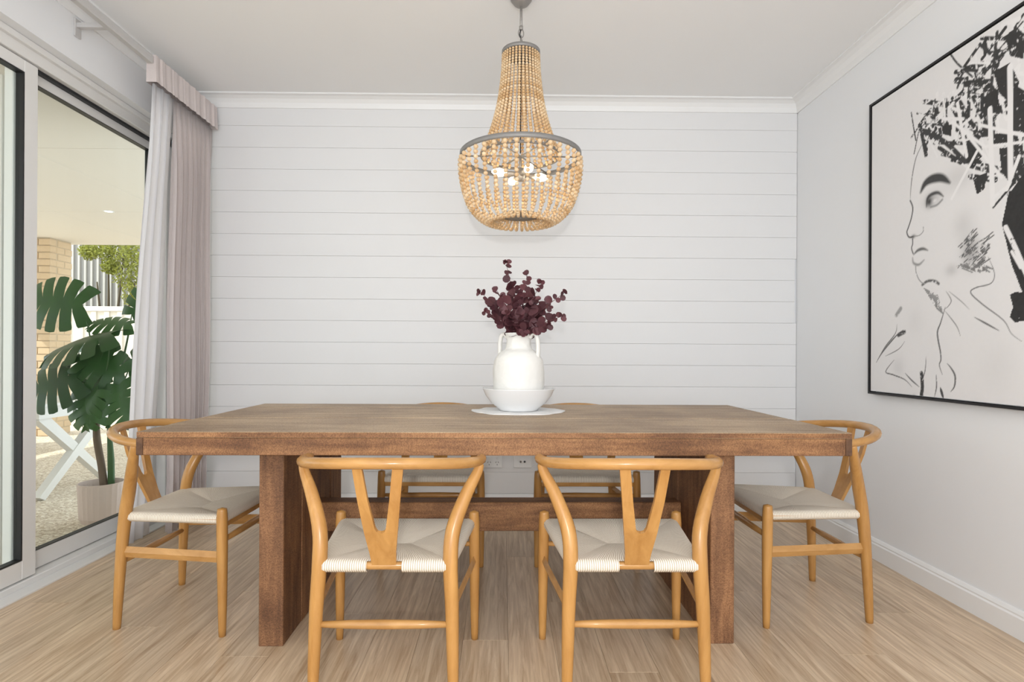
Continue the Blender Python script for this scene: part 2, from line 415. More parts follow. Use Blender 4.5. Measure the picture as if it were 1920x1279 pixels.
# sliding glass door
dr = struct(empty('door_1', (XD, 0, 0)), 'white aluminium sliding glass door to the patio')
fr = MB().box(-0.10, 0.0, DY0, DY1, -0.05, 0.035, 0.003).box(-0.10, 0.0, DY0, DY1, 2.335, DZ, 0.003)
fr.box(-0.10, 0, DY1 - 0.05, DY1, 0, DZ, 0.003).box(-0.10, 0, DY0, DY0 + 0.05, 0, DZ, 0.003)
fr.obj('door_frame', M['alu'], dr)
MB().box(0.0, 0.07, DY0, DY1, -0.05, 0.008, 0.002).obj('sill', M['alu'], dr)
MB().box(-0.012, 0.02, DY0, DY1, 2.385, DZ - 0.001, 0.003).obj('track_cover', M['alu'], dr)
def panel(y0, y1, xo, g):
    st = MB().box(xo - 0.02, xo + 0.02, y0, y0 + 0.075, 0.04, 2.33, 0.003).box(xo - 0.02, xo + 0.02, y1 - 0.075, y1, 0.04, 2.33, 0.003)
    st.box(xo - 0.02, xo + 0.02, y0 + 0.075, y1 - 0.075, 0.04, 0.125, 0.003).box(xo - 0.02, xo + 0.02, y0 + 0.075, y1 - 0.075, 2.275, 2.33, 0.003)
    s = st.obj('sash', M['alu'], dr)
    a0, a1, b0, b1 = y0 + 0.075, y1 - 0.075, 0.125, 2.275
    sm = MB().box(xo - 0.012, xo + 0.0212, a0, a0 + g, b0, b1).box(xo - 0.012, xo + 0.0212, a1 - g, a1, b0, b1)
    sm.box(xo - 0.012, xo + 0.0212, a0 + g, a1 - g, b0, b0 + g).box(xo - 0.012, xo + 0.0212, a0 + g, a1 - g, b1 - g, b1)
    sm.obj('gasket', M['rubber'], s)
    MB().box(xo - 0.003, xo + 0.003, a0 + g, a1 - g, b0 + g, b1 - g).obj('pane', M['glass'], s)
panel(DY0 + 0.05, 2.60, -0.03, 0.007)
panel(2.52, DY1 - 0.05, -0.075, 0.003)
MB().box(-0.062, -0.03, 2.60, DY1 - 0.05, 2.322, 2.336).obj('head_seal', M['rubber'], dr)

# curtain rail
cr = tag(empty('curtain_rail', (-1.87, 2.3, 2.59)), 'white square curtain rail on wall brackets above the door', 'curtain rail')
MB().box(-0.016, 0.016, -1.3, 0.728, -0.02, 0.02, 0.003).obj('rail', M['rail'], cr)
for yy in (-0.9, 0.42):
    bk = MB().box(-0.16, -0.0165, yy - 0.014, yy + 0.014, -0.012, 0.010, 0.002)
    bk.box(-0.16, -0.15, yy - 0.02, yy + 0.02, -0.055, 0.03, 0.002)
    bk.obj('bracket', M['rail'], cr)

# curtains
def curtain(name, y0, y1, folds, amp, ztop, mat, label, flare, root, seed):
    rnd = random.Random(seed)
    NU, NV = folds * 10, 14
    ph = [rnd.uniform(-0.5, 0.5) for _ in range(folds + 2)]
    v, f = [], []
    for j in range(NV + 1):
        t = j / NV; zz = ztop * (1 - t) + 0.02 * t
        dx, dy0, dy1 = flare(t)
        for i in range(NU + 1):
            u = i / NU
            a = u * folds * 2 * math.pi
            am = amp * (0.35 + 0.65 * min(1, t * 6)) * (1 + 0.35 * ph[int(u * folds)])
            xx = -1.87 + dx + am * math.sin(a + 0.6 * ph[int(u * folds)] * t) + 0.006 * math.sin(9 * t + 3 * u)
            yy = (y0 + dy0) * (1 - u) + (y1 + dy1) * u + 0.012 * math.sin(a * 2 + 1)
            v.append((xx + 1.87, yy - (y0 + y1) / 2, zz))
    for j in range(NV):
        for i in range(NU):
            a = j * (NU + 1) + i; f.append((a, a + 1, a + NU + 2, a + NU + 1))
    o = obj('drape', v, f, mat, root, True)
    md = o.modifiers.new('cloth', 'SOLIDIFY'); md.thickness = 0.0015
    return o
ct = tag(empty('taupe_curtain', (-1.87, 3.44, 0)), 'taupe pinch-pleat curtain gathered beside the sliding door', 'curtain')
curtain('c', 3.25, 3.68, 8, 0.030, 2.474, M['taupe'], '', lambda t: (-0.02 * t, 0.0, -0.01 * t), ct, 3)
v, f = [], []
for i in range(61):
    u = i / 60; yy = 3.03 + 0.65 * u
    pl = 0.0025 * math.sin(u * 22 * math.pi) + (0.006 if (i % 10) == 5 else 0)
    for k, (xo, zz) in enumerate(((0.030, 2.475), (0.026, 2.55), (0.024, 2.618), (-0.022, 2.618), (-0.024, 2.475))):
        v.append((xo + (pl if k < 3 else -pl * 0.4), yy - 3.44, zz))
for i in range(60):
    for k in range(4): f.append((i * 5 + k, i * 5 + k + 1, i * 5 + k + 6, i * 5 + k + 5))
f += [(0, 1, 2, 3, 4), tuple(300 + k for k in (4, 3, 2, 1, 0))]
tag(obj('pleated_heading', v, f, M['taupe'], ct), 'stitched taupe heading band')
cs = tag(empty('sheer_curtain', (-1.87, 3.13, 0)), 'white sheer curtain falling against the sliding glass door', 'curtain')
curtain('s', 3.035, 3.225, 3, 0.022, 2.474, M['sheer'], '', lambda t: (-0.12 * t, -0.06 * t, -0.01 * t), cs, 5)

# ------------------------------------------------------------------ dining table
TX, TY, HT = -0.017, 2.418, 0.785
tb = tag(empty('dining_table', (TX, TY, 0), math.radians(0.65)), 'long rustic rough-sawn brown timber dining table with slab legs', 'table')
hl, hd = 1.197, 0.522
wds = [0.205, 0.215, 0.20, 0.222, 0.202]; y = -hd
for i, wd in enumerate(wds):
    e = (0.004, -0.003, 0.005, 0.0, 0.002)[i]
    MB().box(-hl + e, hl - e * 0.7, y + 0.0012, y + wd - 0.0012, HT - 0.02, HT - 0.0006 * (i % 2), 0.002).obj('top_plank', M['t_top'], tb)
    o = [c for c in tb.children if c.name.startswith('top_plank')][-1]; o.data.materials.append(M['t_front'])
    for p in o.data.polygons:
        if abs(p.normal.z) < 0.5: p.material_index = 1
    y += wd
ap = 0.058; za, zb = HT - 0.02 - ap, HT - 0.02
MB().box(-hl + 0.024, hl - 0.024, -hd + 0.003, -hd + 0.030, za, zb, 0.002).obj('apron', M['t_front'], tb)
MB().box(-hl + 0.024, hl - 0.024, hd - 0.030, hd - 0.003, za, zb, 0.002).obj('apron', M['t_front'], tb)
for sx in (-1, 1):
    a, b = sorted((sx * (hl - 0.002), sx * (hl - 0.0235)))
    MB().box(a, b, -hd + 0.002, hd - 0.002, za, zb, 0.002).obj('end_apron', M['t_end'], tb)
lx = [(-0.852, -0.765), (0.769, 0.856)]
for a, b in lx:
    lw = [0.19, 0.185, 0.195, 0.18]; y = -0.375
    for i, wd in enumerate(lw):
        jx = (0.0, 0.002, -0.001, 0.0015)[i]
        MB().box(a + jx, b + jx, y + 0.001, y + wd - 0.001, 0.0, za + 0.012 if i in (1, 2) else zb - 0.003, 0.0025).obj('leg_board', M['t_leg'], tb)
        y += wd
MB().box(-0.766, 0.770, -0.043, 0.043, 0.306, 0.426, 0.003).obj('stretcher', M['t_front'], tb)
for yy in (-0.2, 0.2):
    MB().box(-1.17, 1.17, yy - 0.03, yy + 0.03, HT - 0.062, HT - 0.0205).obj('support_batten', M['t_leg'], tb)

# ------------------------------------------------------------------ wishbone chairs (front = +y of the chair)
def seat_mesh():
    zt = 0.428
    C = [Vector((-0.232, 0.205, zt)), Vector((0.232, 0.205, zt)), Vector((0.188, -0.195, zt - 0.006)), Vector((-0.188, -0.195, zt - 0.006))]
    I = [Vector((-0.045, 0.012, zt - 0.027)), Vector((0.045, 0.012, zt - 0.027))]
    v, f, uv = [], [], []
    def section(A, B, Qa, Qb, skip=None, n=22):
        base = len(v)
        d = (B - A).normalized(); out = Vector((d.y, -d.x, 0)); mid = (A + B) / 2
        if (mid + out * 0.1).length < mid.length: out = -out
        prof = [(-0.012, -0.017), (0.004, -0.019), (0.015, -0.008), (0.014, 0.006), (0.006, 0.0145), (-0.008, 0.0165)]
        rows = len(prof) + 4
        for i in range(n + 1):
            t = i / n; e = A.lerp(B, t); q = Qa.lerp(Qb, t)
            ins = min(t, 1 - t)
            ln = (B - A).length * t
            for a, b in prof:
                v.append(e + out * a + Vector((0, 0, b))); uv.append((ln, 0))
            p0 = e + out * -0.008 + Vector((0, 0, 0.0165))
            for k in range(1, 5):
                g = k / 4
                p = p0.lerp(q + Vector((0, 0, 0.0165)), g); p.z += 0.0055 * math.sin(math.pi * g) * min(1, ins * 5)
                v.append(p); uv.append((ln, g))
        for i in range(n):
            tm = (i + 0.5) / n
            for k in range(rows - 1):
                if skip and skip[0] < tm < skip[1] and k < 4: continue
                f.append((base + i * rows + k, base + i * rows + k + 1, base + (i + 1) * rows + k + 1, base + (i + 1) * rows + k))
    section(C[0], C[1], I[0], I[1])
    section(C[1], C[2], I[1], I[1])
    section(C[2], C[3], I[1], I[0], skip=(0.386, 0.614))
    section(C[3], C[0], I[0], I[0])
    return v, f, uv

def make_chair():
    r = empty('wishbone_chair', (0, 0, 0))
    # bent top rail, lower at the arms
    pts, rad = [], []
    for i in range(33):
        a = math.radians(-7 + (180 + 14) * i / 32)          # from right arm tip round the back to left arm tip
        cx, cy = 0.278 * math.cos(a), -0.056 - 0.256 * math.sin(a)
        if a < 0 or a > math.pi:
            cx = math.copysign(0.278 - 0.004 * abs(math.sin(a)) * 10 * 0.3, math.cos(a))
        hgt = 0.712 + 0.033 * (0.5 - 0.5 * math.cos(2 * max(0, min(math.pi, a)))) ** 0.8
        e = min(i, 32 - i)
        pts.append((cx, cy, hgt)); rad.append((0.0145 + 0.002 * min(1, e / 6), 0.0165 + 0.003 * min(1, e / 8)) if e > 0 else (0.011, 0.012))
    MB().tube(pts, rad, 12, ref=(0, 0, 1)).obj('top_rail', M['beech_rail'], r, True)
    for s in (-1, 1):
        p = spline([(0.206 * s, -0.212, 0.0), (0.203 * s, -0.207, 0.14), (0.199 * s, -0.199, 0.30), (0.193 * s, -0.190, 0.43), (0.199 * s, -0.172, 0.52),
                    (0.232 * s, -0.138, 0.61), (0.266 * s, -0.108, 0.675), (0.276 * s, -0.100, 0.704)], 5)
        MB().tube(p, [0.0135, 0.0175, 0.0205, 0.0225, 0.0225, 0.020, 0.016, 0.0125], 12).obj('rear_leg', M['beech'], r, True)
        p = spline([(0.247 * s, 0.214, 0.0), (0.246 * s, 0.213, 0.15), (0.245 * s, 0.211, 0.32), (0.243 * s, 0.209, 0.43), (0.243 * s, 0.209, 0.468)], 4)
        MB().tube(p, [0.0125, 0.0165, 0.0195, 0.0195, 0.0165], 12).obj('front_leg', M['beech'], r, True)
        # flat side stretcher
        A, B = Vector((0.200 * s, -0.199, 0.29)), Vector((0.245 * s, 0.211, 0.29))
        MB().tube([A, A.lerp(B, 0.5), B], [(0.021, 0.008)] * 3, 4, ref=(0, 0, 1)).obj('side_stretcher', M['beech_rail'], r)
        A, B = Vector((0.192 * s, -0.192, 0.422)), Vector((0.237 * s, 0.206, 0.428))
        MB().tube([A, B], [0.010, 0.010], 8).obj('seat_rail', M['beech_rail'], r, True)
    MB().tube([(-0.2, -0.2, 0.25), (-0.1, -0.2, 0.25), (0, -0.2, 0.25), (0.1, -0.2, 0.25), (0.2, -0.2, 0.25)], [0.0085, 0.0125, 0.014, 0.0125, 0.0085], 10).obj('rear_stretcher', M['beech_rail'], r, True)
    MB().tube([(-0.243, 0.211, 0.35), (-0.12, 0.211, 0.35), (0, 0.211, 0.35), (0.12, 0.211, 0.35), (0.243, 0.211, 0.35)], [0.0085, 0.0125, 0.014, 0.0125, 0.0085], 10).obj('front_stretcher', M['beech_rail'], r, True)
    MB().tube([(-0.19, -0.195, 0.422), (0.19, -0.195, 0.422)], [0.0125, 0.0125], 10).obj('back_seat_rail', M['beech_rail'], r, True)
    MB().box(-0.235, 0.235, 0.196, 0.214, 0.394, 0.418, 0.003).obj('front_seat_rail', M['beech_rail'], r)
    # Y-shaped splat
    outl = [(-0.035, 0), (-0.038, 0.05), (-0.0475, 0.12), (-0.060, 0.22), (-0.0725, 0.325), (-0.0435, 0.325), (-0.030, 0.22), (-0.0155, 0.135), (-0.010, 0.124)]
    outl = outl + [(0.0, 0.1205)] + [(-x, t) for x, t in reversed(outl)]
    n = len(outl); V = []
    A, B = Vector((0, -0.197, 0.420)), Vector((0, -0.309, 0.742))
    d = (B - A).normalized(); nn = Vector((0, -d.z, d.y))
    for sg in (-0.006, 0.006):
        for x, t in outl:
            bow = 0.012 * math.sin(math.pi * min(1, t / 0.33))
            V.append(A + d * (t * 1.05) + Vector((x, 0, 0)) + nn * (sg + bow - 14 * 0.16 * x * x * (t / 0.33)))
    half = n // 2          # two strips share the crotch vertex
    F = []
    for off, flip in ((0, False), (n, True)):
        L = outl
        left = [0, 1, 2, 3, 4, 5, 6, 7, 8, half]; right = [n - 1 - i for i in left[:-1]] + [half]
        q = []
        q.append((left[0], right[0], right[1], left[1]))
        q.append((left[1], right[1], right[2], half, left[2]))
        for side in (left, right):
            q.append((side[2], half, side[8], side[7])); q.append((side[2], side[7], side[6], side[3])); q.append((side[3], side[6], side[5], side[4]))
        for fc in q: F.append(tuple(i + off for i in fc))
    for i in range(n): F.append((i, (i + 1) % n, n + (i + 1) % n, n + i))
    o = obj('back_splat', V, F, M['beech'], r)
    bm = bmesh.new(); bm.from_mesh(o.data); bmesh.ops.recalc_face_normals(bm, faces=bm.faces[:]); bm.to_mesh(o.data); bm.free()
    v, f, uv = seat_mesh()
    o = obj('woven_seat', v, f, M['cord'], r, True)
    lay = o.data.uv_layers.new(name='UVMap')
    for lp in o.data.loops: lay.data[lp.index].uv = uv[lp.vertex_index]
    o['label'] = 'cream paper-cord seat woven in four triangles'
    # underside of the weave
    MB().add([(-0.222, 0.195, 0.412), (0.222, 0.195, 0.412), (0.178, -0.185, 0.405), (-0.178, -0.185, 0.405)], [(0, 3, 2, 1)]).obj('seat_underside', M['cord'], r)
    return r
ch0 = make_chair()
G = 'wishbone dining chairs around the table'
spots = [(-0.345, 1.877, 0, 'honey beech wishbone chair seen from behind, in front of the left half of the table'),
         (0.398, 1.880, 0, 'honey beech wishbone chair seen from behind, in front of the right half of the table'),
         (-1.235, 2.365, -92, 'honey beech wishbone chair at the table end beside the curtain and glass door'),
         (1.232, 2.424, 90, 'honey beech wishbone chair at the table end below the framed portrait'),
         (-0.349, 3.010, 180, 'wishbone chair half hidden behind the table, on the curtain side of the wall sockets'),
         (0.420, 3.010, 180, 'wishbone chair half hidden behind the table, on the portrait side of the wall sockets')]
for i, (x, y, a, lab) in enumerate(spots):
    o = ch0 if i == 0 else copy_tree(ch0)
    o.location = (x, y, 0); o.rotation_euler = (0, 0, math.radians(a))
    tag(o, lab, 'chair', G)

# ------------------------------------------------------------------ table centrepiece
VX, VY = 0.072, 2.585
pts = []
for k in range(48):
    a = 2 * math.pi * k / 48; r = 0.206 + 0.007 * math.cos(6 * a) + 0.004 * math.sin(11 * a)
    pts.append((r * math.cos(a), 0.82 * r * math.sin(a)))
v = [(x, y, 0.0005) for x, y in pts] + [(x, y, 0.005 + 0.0015 * math.sin(5 * i)) for i, (x, y) in enumerate(pts)] + [(0, 0, 0.005)]
f = [(i, (i + 1) % 48, 48 + (i + 1) % 48, 48 + i) for i in range(48)] + [(48 + i, 48 + (i + 1) % 48, 96) for i in range(48)] + [tuple(range(47, -1, -1))]
d = obj('doily', v, f, M['doily']); d.location = (VX, VY, HT)
tag(d, 'scalloped white cloth mat under the bowl', 'doily')
b = MB().lathe([(0.0, 0.012), (0.055, 0.012), (0.075, 0.0), (0.088, 0.0), (0.092, 0.008), (0.125, 0.035), (0.150, 0.068), (0.163, 0.097), (0.1645, 0.100),
                (0.161, 0.100), (0.146, 0.070), (0.120, 0.040), (0.088, 0.016), (0.0, 0.014)], 48, caps=(False, False)).obj('bowl', M['porcelain'], None, True)
b.location = (VX, VY, HT + 0.0068); tag(b, 'wide white porcelain bowl holding the vase', 'bowl')
vs = tag(empty('vase', (VX, VY, HT + 0.0220)), 'rough white amphora vase with two loop handles standing in the bowl', 'vase')
vprof = [(max(0.0, q.x), q.y) for q in spline([(r, z, 0) for r, z in [(0.0, 0.004), (0.07, 0.0), (0.098, 0.02), (0.112, 0.07), (0.1165, 0.13), (0.115, 0.18), (0.106, 0.218), (0.085, 0.246), (0.066, 0.258), (0.058, 0.268),
            (0.055, 0.29), (0.056, 0.315), (0.061, 0.332), (0.056, 0.332), (0.050, 0.315), (0.049, 0.27), (0.06, 0.25), (0.10, 0.2), (0.105, 0.1), (0.0, 0.02)]], 4)]
vb = MB().lathe(vprof, 72, caps=(False, False)).obj('body', M['ceramic'], vs, True)
for q in vb.data.vertices:
    rr = math.hypot(q.co.x, q.co.y)
    if rr > 0.04:
        k = 1 + (0.0022 * noise.noise(q.co * 55) + 0.0014 * noise.noise(q.co * 120)) / rr
        q.co.x *= k; q.co.y *= k
for s, ang in ((1, -28), (-1, -28)):
    ca, sa = math.cos(math.radians(ang)), math.sin(math.radians(ang))
    hp = [(0.056, 0.312), (0.075, 0.330), (0.090, 0.318), (0.096, 0.285), (0.097, 0.245), (0.094, 0.215)]
    p = spline([(s * r * ca, s * r * sa, z) for r, z in hp], 5)
    MB().tube(p, [(0.009, 0.012)] * len(p), 10).obj('handle', M['ceramic'], vs, True)

# burgundy eucalyptus
def disc_leaf(L, W):
    v = [(0, 0, 0)]; n = 9
    for k in range(n):
        a = 2 * math.pi * k / n
        v.append((W * math.sin(a), L * (0.5 - 0.5 * math.cos(a)) , 0.10 * L * abs(math.sin(a)) ** 2))
    v[0] = (0, L * 0.5, -0.0015)
    return v, [(0, 1 + k, 1 + (k + 1) % n) for k in range(n)]
bq = tag(empty('eucalyptus_bouquet', (VX, VY, HT + 0.34)), 'spray of burgundy round-leaved eucalyptus stems in the white vase', 'bouquet')
leaf_me = []
for (L, W) in ((0.036, 0.018), (0.044, 0.022), (0.026, 0.012)):
    v, f = disc_leaf(L, W); me = bpy.data.meshes.new('leaf'); me.from_pydata(v, [], f); me.materials.append(M['euc'])
    me.polygons.foreach_set('use_smooth', [True] * len(me.polygons)); leaf_me.append(me)
rnd = random.Random(21)
ends = [(-0.06, 0.0, 0.335), (0.035, -0.03, 0.275), (0.10, 0.02, 0.245), (0.205, 0.0, 0.20), (0.19, -0.05, 0.09), (-0.175, 0.0, 0.20), (-0.15, -0.05, 0.105),
        (-0.10, -0.08, 0.20), (0.07, -0.10, 0.16), (0.0, -0.12, 0.10), (-0.04, 0.09, 0.22), (0.11, 0.10, 0.15), (0.02, -0.10, 0.02), (-0.09, 0.07, 0.12),
        (0.0, 0.02, 0.22), (0.13, -0.09, 0.05), (-0.06, -0.10, 0.10), (0.05, 0.04, 0.20), (-0.12, 0.02, 0.15), (0.14, 0.04, 0.14)]
for ei, (ex, ey, ez) in enumerate(ends):
    e = Vector((ex, ey, ez)); p0 = Vector((ex * 0.12, ey * 0.15, -0.09)); m = Vector((ex * 0.35, ey * 0.35, max(0.03, ez * 0.45)))
    P = spline([p0, Vector((ex * 0.16, ey * 0.18, -0.01)), m, e], 6)
    st = MB().tube(P, [0.0022, 0.0018, 0.0010], 5).obj('stem', M['stem_red'], bq, True)
    n = len(P)
    for j in range(7, n):
        t = j / (n - 1); c = P[j]; dirn = (P[j] - P[j - 1]).normalized()
        for s in range(2 if t < 0.97 else 3):
            ang = rnd.uniform(0, 6.28)
            side = dirn.orthogonal().normalized(); side.rotate(Matrix.Rotation(ang, 3, dirn))
            ydir = (side + dirn * rnd.uniform(0.1, 0.9) + Vector((0, -0.25, 0))).normalized()
            zdir = Vector((rnd.uniform(-0.6, 0.6), -1, rnd.uniform(-0.2, 0.9)))
            xdir = ydir.cross(zdir).normalized(); zdir = xdir.cross(ydir)
            big = leaf_me[2] if t > 0.88 else leaf_me[rnd.choice((0, 1, 1, 0))]
            o = bpy.data.objects.new('leaf', big); COL.objects.link(o); o.parent = st
            o.matrix_local = Matrix.Translation(c) @ Matrix((xdir, ydir, zdir)).transposed().to_4x4() @ Matrix.Scale(rnd.uniform(0.8, 1.15), 4)

# ------------------------------------------------------------------ bead chandelier
PX, PY = 0.077, 2.65
cl = tag(empty('bead_chandelier', (PX, PY, 0)), 'two-tier wooden bead chandelier hanging over the table', 'chandelier')
def ring(r, z, hgt, th, n=56):
    return lathe([(r - th, z - hgt / 2), (r, z - hgt / 2), (r, z + hgt / 2), (r - th, z + hgt / 2), (r - th, z - hgt / 2)], n, caps=(False, False))
MB().lathe([(0.0, ZC), (0.052, ZC), (0.05, ZC - 0.015), (0.034, ZC - 0.036), (0.012, ZC - 0.048), (0.0, ZC - 0.049)], 28, caps=(False, False)).obj('ceiling_canopy', M['metal'], cl, True)
MB().tube([(0, 0, ZC - 0.045), (0, 0, 2.565)], [0.006, 0.006], 10).lathe([(0.0, 2.575), (0.009, 2.572), (0.009, 2.556), (0.0, 2.553)], 12, caps=(False, False)).obj('rod', M['metal'], cl, True)
def link(cz, rx, rz, rot):
    P = []
    for k in range(18):
        a = 2 * math.pi * k / 18; x, z = rx * math.cos(a), rz * math.sin(a)
        P.append((x * math.cos(rot), x * math.sin(rot), cz + z))
    return tube(P, 0.0022, 6, closed=True)
for cz, rot in ((2.540, 0.3), (2.506, 1.7)):
    MB().add(*link(cz, 0.013, 0.021, rot)).obj('chain_link', M['metal'], cl, True)
MB().add(*link(2.467, 0.026, 0.028, 0.1)).obj('hanging_loop', M['metal'], cl, True)
MB().tube(spline([(0.002, 0, 2.565), (-0.006, -0.006, 2.53), (0.004, -0.004, 2.50), (0.0, 0, 2.45), (0, 0, 1.98)], 5), 0.0028, 6).obj('cable', M['black'], cl, True)
MB().add(*ring(0.089, 2.446, 0.016, 0.006)).lathe([(0.0, 2.452), (0.085, 2.452), (0.085, 2.448), (0.0, 2.448)], 32, caps=(False, False)).obj('top_ring', M['zinc'], cl, True)
MB().add(*ring(0.282, 1.962, 0.022, 0.006, 72)).obj('basket_ring', M['zinc'], cl, True)
MB().add(*ring(0.186, 1.968, 0.012, 0.006, 56)).obj('inner_ring', M['zinc'], cl, True)
for k in range(3):
    a = math.pi * k / 3
    MB().tube([(0.28 * math.cos(a), 0.28 * math.sin(a), 1.966), (-0.28 * math.cos(a), -0.28 * math.sin(a), 1.966)], [0.004, 0.004], 6).obj('spoke', M['zinc'], cl, True)
MB().lathe([(0.0, 1.694), (0.090, 1.694), (0.092, 1.690), (0.090, 1.685), (0.0, 1.685)], 40, caps=(False, False)).lathe([(0, 1.686), (0.007, 1.684), (0.006, 1.677), (0, 1.675)], 10, caps=(False, False)).obj('bottom_disc', M['zinc'], cl, True)
SPH = []
for j in range(1, 5):
    th = math.pi * j / 5
    for k in range(7): SPH.append((math.sin(th) * math.cos(2 * math.pi * k / 7), math.sin(th) * math.sin(2 * math.pi * k / 7), math.cos(th)))
SPH += [(0, 0, 1), (0, 0, -1)]
SF = [(j * 7 + k, (j + 1) * 7 + k, (j + 1) * 7 + (k + 1) % 7, j * 7 + (k + 1) % 7) for j in range(3) for k in range(7)] + [(28, k, (k + 1) % 7) for k in range(7)] + [(29, 21 + (k + 1) % 7, 21 + k) for k in range(7)]
def strand(prof, a, rfun):
    P = spline([(r, 0, z) for r, z in prof], 12)
    cum = [0]
    for i in range(1, len(P)): cum.append(cum[-1] + (P[i] - P[i - 1]).length)
    mb = MB(); s = 0.0
    while s < cum[-1]:
        rb = rfun(s / cum[-1])
        i = min(range(len(cum)), key=lambda q: abs(cum[q] - s - rb))
        tt = s + rb
        i = next((q for q in range(1, len(cum)) if cum[q] >= tt), len(cum) - 1)
        g = (tt - cum[i - 1]) / max(1e-9, cum[i] - cum[i - 1]); c = P[i - 1].lerp(P[i], min(1, g))
        x, yv = c.x * math.cos(a), c.x * math.sin(a)
        mb.add([(x + rb * q[0], yv + rb * q[1], c.z + rb * q[2] * 0.93) for q in SPH], SF)
        s += 2 * rb * 0.97
    return mb
up = [(0.084, 2.438), (0.089, 2.34), (0.104, 2.22), (0.130, 2.11), (0.160, 2.02), (0.182, 1.972)]
lo = [(0.279, 1.950), (0.281, 1.90), (0.270, 1.82), (0.242, 1.735), (0.20, 1.682), (0.155, 1.655), (0.118, 1.662), (0.092, 1.686)]
for k in range(34):
    strand(up, 2 * math.pi * k / 34, lambda t: 0.0062 + 0.0028 * t).obj('upper_bead_strand', M['bead'], cl, True)
for k in range(36):
    strand(lo, 2 * math.pi * (k + 0.5) / 36, lambda t: 0.0112 - 0.0045 * t).obj('lower_bead_strand', M['bead'], cl, True)
hub = MB().lathe([(0.0, 1.91), (0.018, 1.908), (0.022, 1.88), (0.018, 1.852), (0.0, 1.85)], 16, caps=(False, False)).tube([(0, 0, 1.966), (0, 0, 1.90)], [0.006, 0.006], 8).obj('lamp_hub', M['metal'], cl, True)
for k in range(4):
    a = math.radians(20 + 90 * k); ca, sa = math.cos(a), math.sin(a)
    MB().tube([(0.018 * ca, 0.018 * sa, 1.88), (0.07 * ca, 0.07 * sa, 1.88)], [0.012, 0.012], 10).obj('lamp_holder', M['metal'], hub, True)
    MB().tube([(q * ca, q * sa, 1.88) for q in (0.07, 0.085, 0.105, 0.125, 0.14)], [0.009, 0.017, 0.020, 0.014, 0.005], 10).obj('bulb', M['bulb'], hub, True)
    d = bpy.data.lights.new('bulb_light', 'POINT'); d.energy = 0.45; d.color = (1, 0.85, 0.62); d.shadow_soft_size = 0.02
    o = bpy.data.objects.new('bulb_light', d); COL.objects.link(o); o.location = (PX + 0.11 * ca, PY + 0.11 * sa, 1.855)

# ------------------------------------------------------------------ wall sockets
def socket(x, z, label, kind):
    r = tag(empty('wall_socket', (x, YB - 0.013, z)), label, 'socket')
    MB().box(-0.06, 0.06, -0.009, 0, -0.041, 0.041, 0.003).obj('plate', M['plastic'], r)
    if kind == 'power':
        for s in (-1, 1):
            for dx, dz, rot in ((-0.008, 0.0, 0.5), (0.008, 0.0, -0.5), (0, -0.016, 0)):
                q = MB().box(-0.0014, 0.0014, -0.0105, -0.0085, -0.0045, 0.0045).obj('pin_slot', M['dark'], r)
                q.location = (s * 0.026 + dx, 0, dz - 0.004); q.rotation_euler = (0, rot, 0)
            MB().box(s * 0.026 - 0.006, s * 0.026 + 0.006, -0.0125, -0.009, 0.018, 0.032, 0.001).obj('switch', M['plastic'], r)
    else:
        for s, m in ((-1, M['zinc']), (1, M['dark'])):
            MB().tube([(s * 0.013, -0.008, 0), (s * 0.013, -0.014, 0)], [0.0065, 0.0065], 12).obj('aerial_port', m, r, True)
socket((926 - 943) / 286, 0.342, 'white double power socket with switches low on the boarded wall', 'power')
socket((981 - 943) / 286, 0.342, 'white aerial wall plate with two round ports low on the boarded wall', 'tv')

# ------------------------------------------------------------------ framed portrait print on the right wall
AY0, AY1, AZ0, AZ1 = 1.83, 2.93, 0.85, 2.344
pc = tag(empty('framed_portrait', (XR, (AY0 + AY1) / 2, AZ0)), 'large black-framed black-and-white sketch portrait of a woman in profile', 'picture')
oy, oz = (AY0 + AY1) / 2, AZ0
fm = MB()
fm.box(-0.036, 0, AY0 - oy, AY0 - oy + 0.010, 0, AZ1 - oz).box(-0.036, 0, AY1 - oy - 0.010, AY1 - oy, 0, AZ1 - oz)
fm.box(-0.036, 0, AY0 - oy + 0.010, AY1 - oy - 0.010, 0, 0.010).box(-0.036, 0, AY0 - oy + 0.010, AY1 - oy - 0.010, AZ1 - oz - 0.010, AZ1 - oz)
fm.obj('frame', M['frame'], pc)
CY0, CY1, CZ0, CZ1 = AY0 + 0.015, AY1 - 0.015, AZ0 + 0.015, AZ1 - 0.015
stp = 0.0034
ny, nz = int((CY1 - CY0) / stp), int((CZ1 - CZ0) / stp)
gy = CY1 - (np.arange(ny + 1) / ny) * (CY1 - CY0)          # left edge of the picture is its far end
gz = CZ0 + (np.arange(nz + 1) / nz) * (CZ1 - CZ0)
GY, GZ = np.meshgrid(gy, gz)
U = CY1 - GY; V = GZ - CZ0                                    # metres from the picture's lower left corner
def pt(x, y):
    """photo pixel -> (u, v) on the print, through the wall plane"""
    yy = y - 0.0052 * (x - 960)
    Y = F_PX * (XR - 0.03) / (x - 943.0)
    return (CY1 - Y, CAM_H + (662 - yy) * Y / F_PX - CZ0)
img = np.full(U.shape, 0.80)
nr = np.random.RandomState(4)
def vnoise(fx, fy, seed):
    """smooth value noise over the print"""
    r = np.random.RandomState(seed); T = r.rand(64, 64)
    a, b = U * fx + 5.3, V * fy + 2.1
    i, j = np.floor(a).astype(int), np.floor(b).astype(int); p, q = a - i, b - j
    p, q = p * p * (3 - 2 * p), q * q * (3 - 2 * q); g = lambda m, n: T[m % 64, n % 64]
    return (g(i, j) * (1 - p) + g(i + 1, j) * p) * (1 - q) + (g(i, j + 1) * (1 - p) + g(i + 1, j + 1) * p) * q
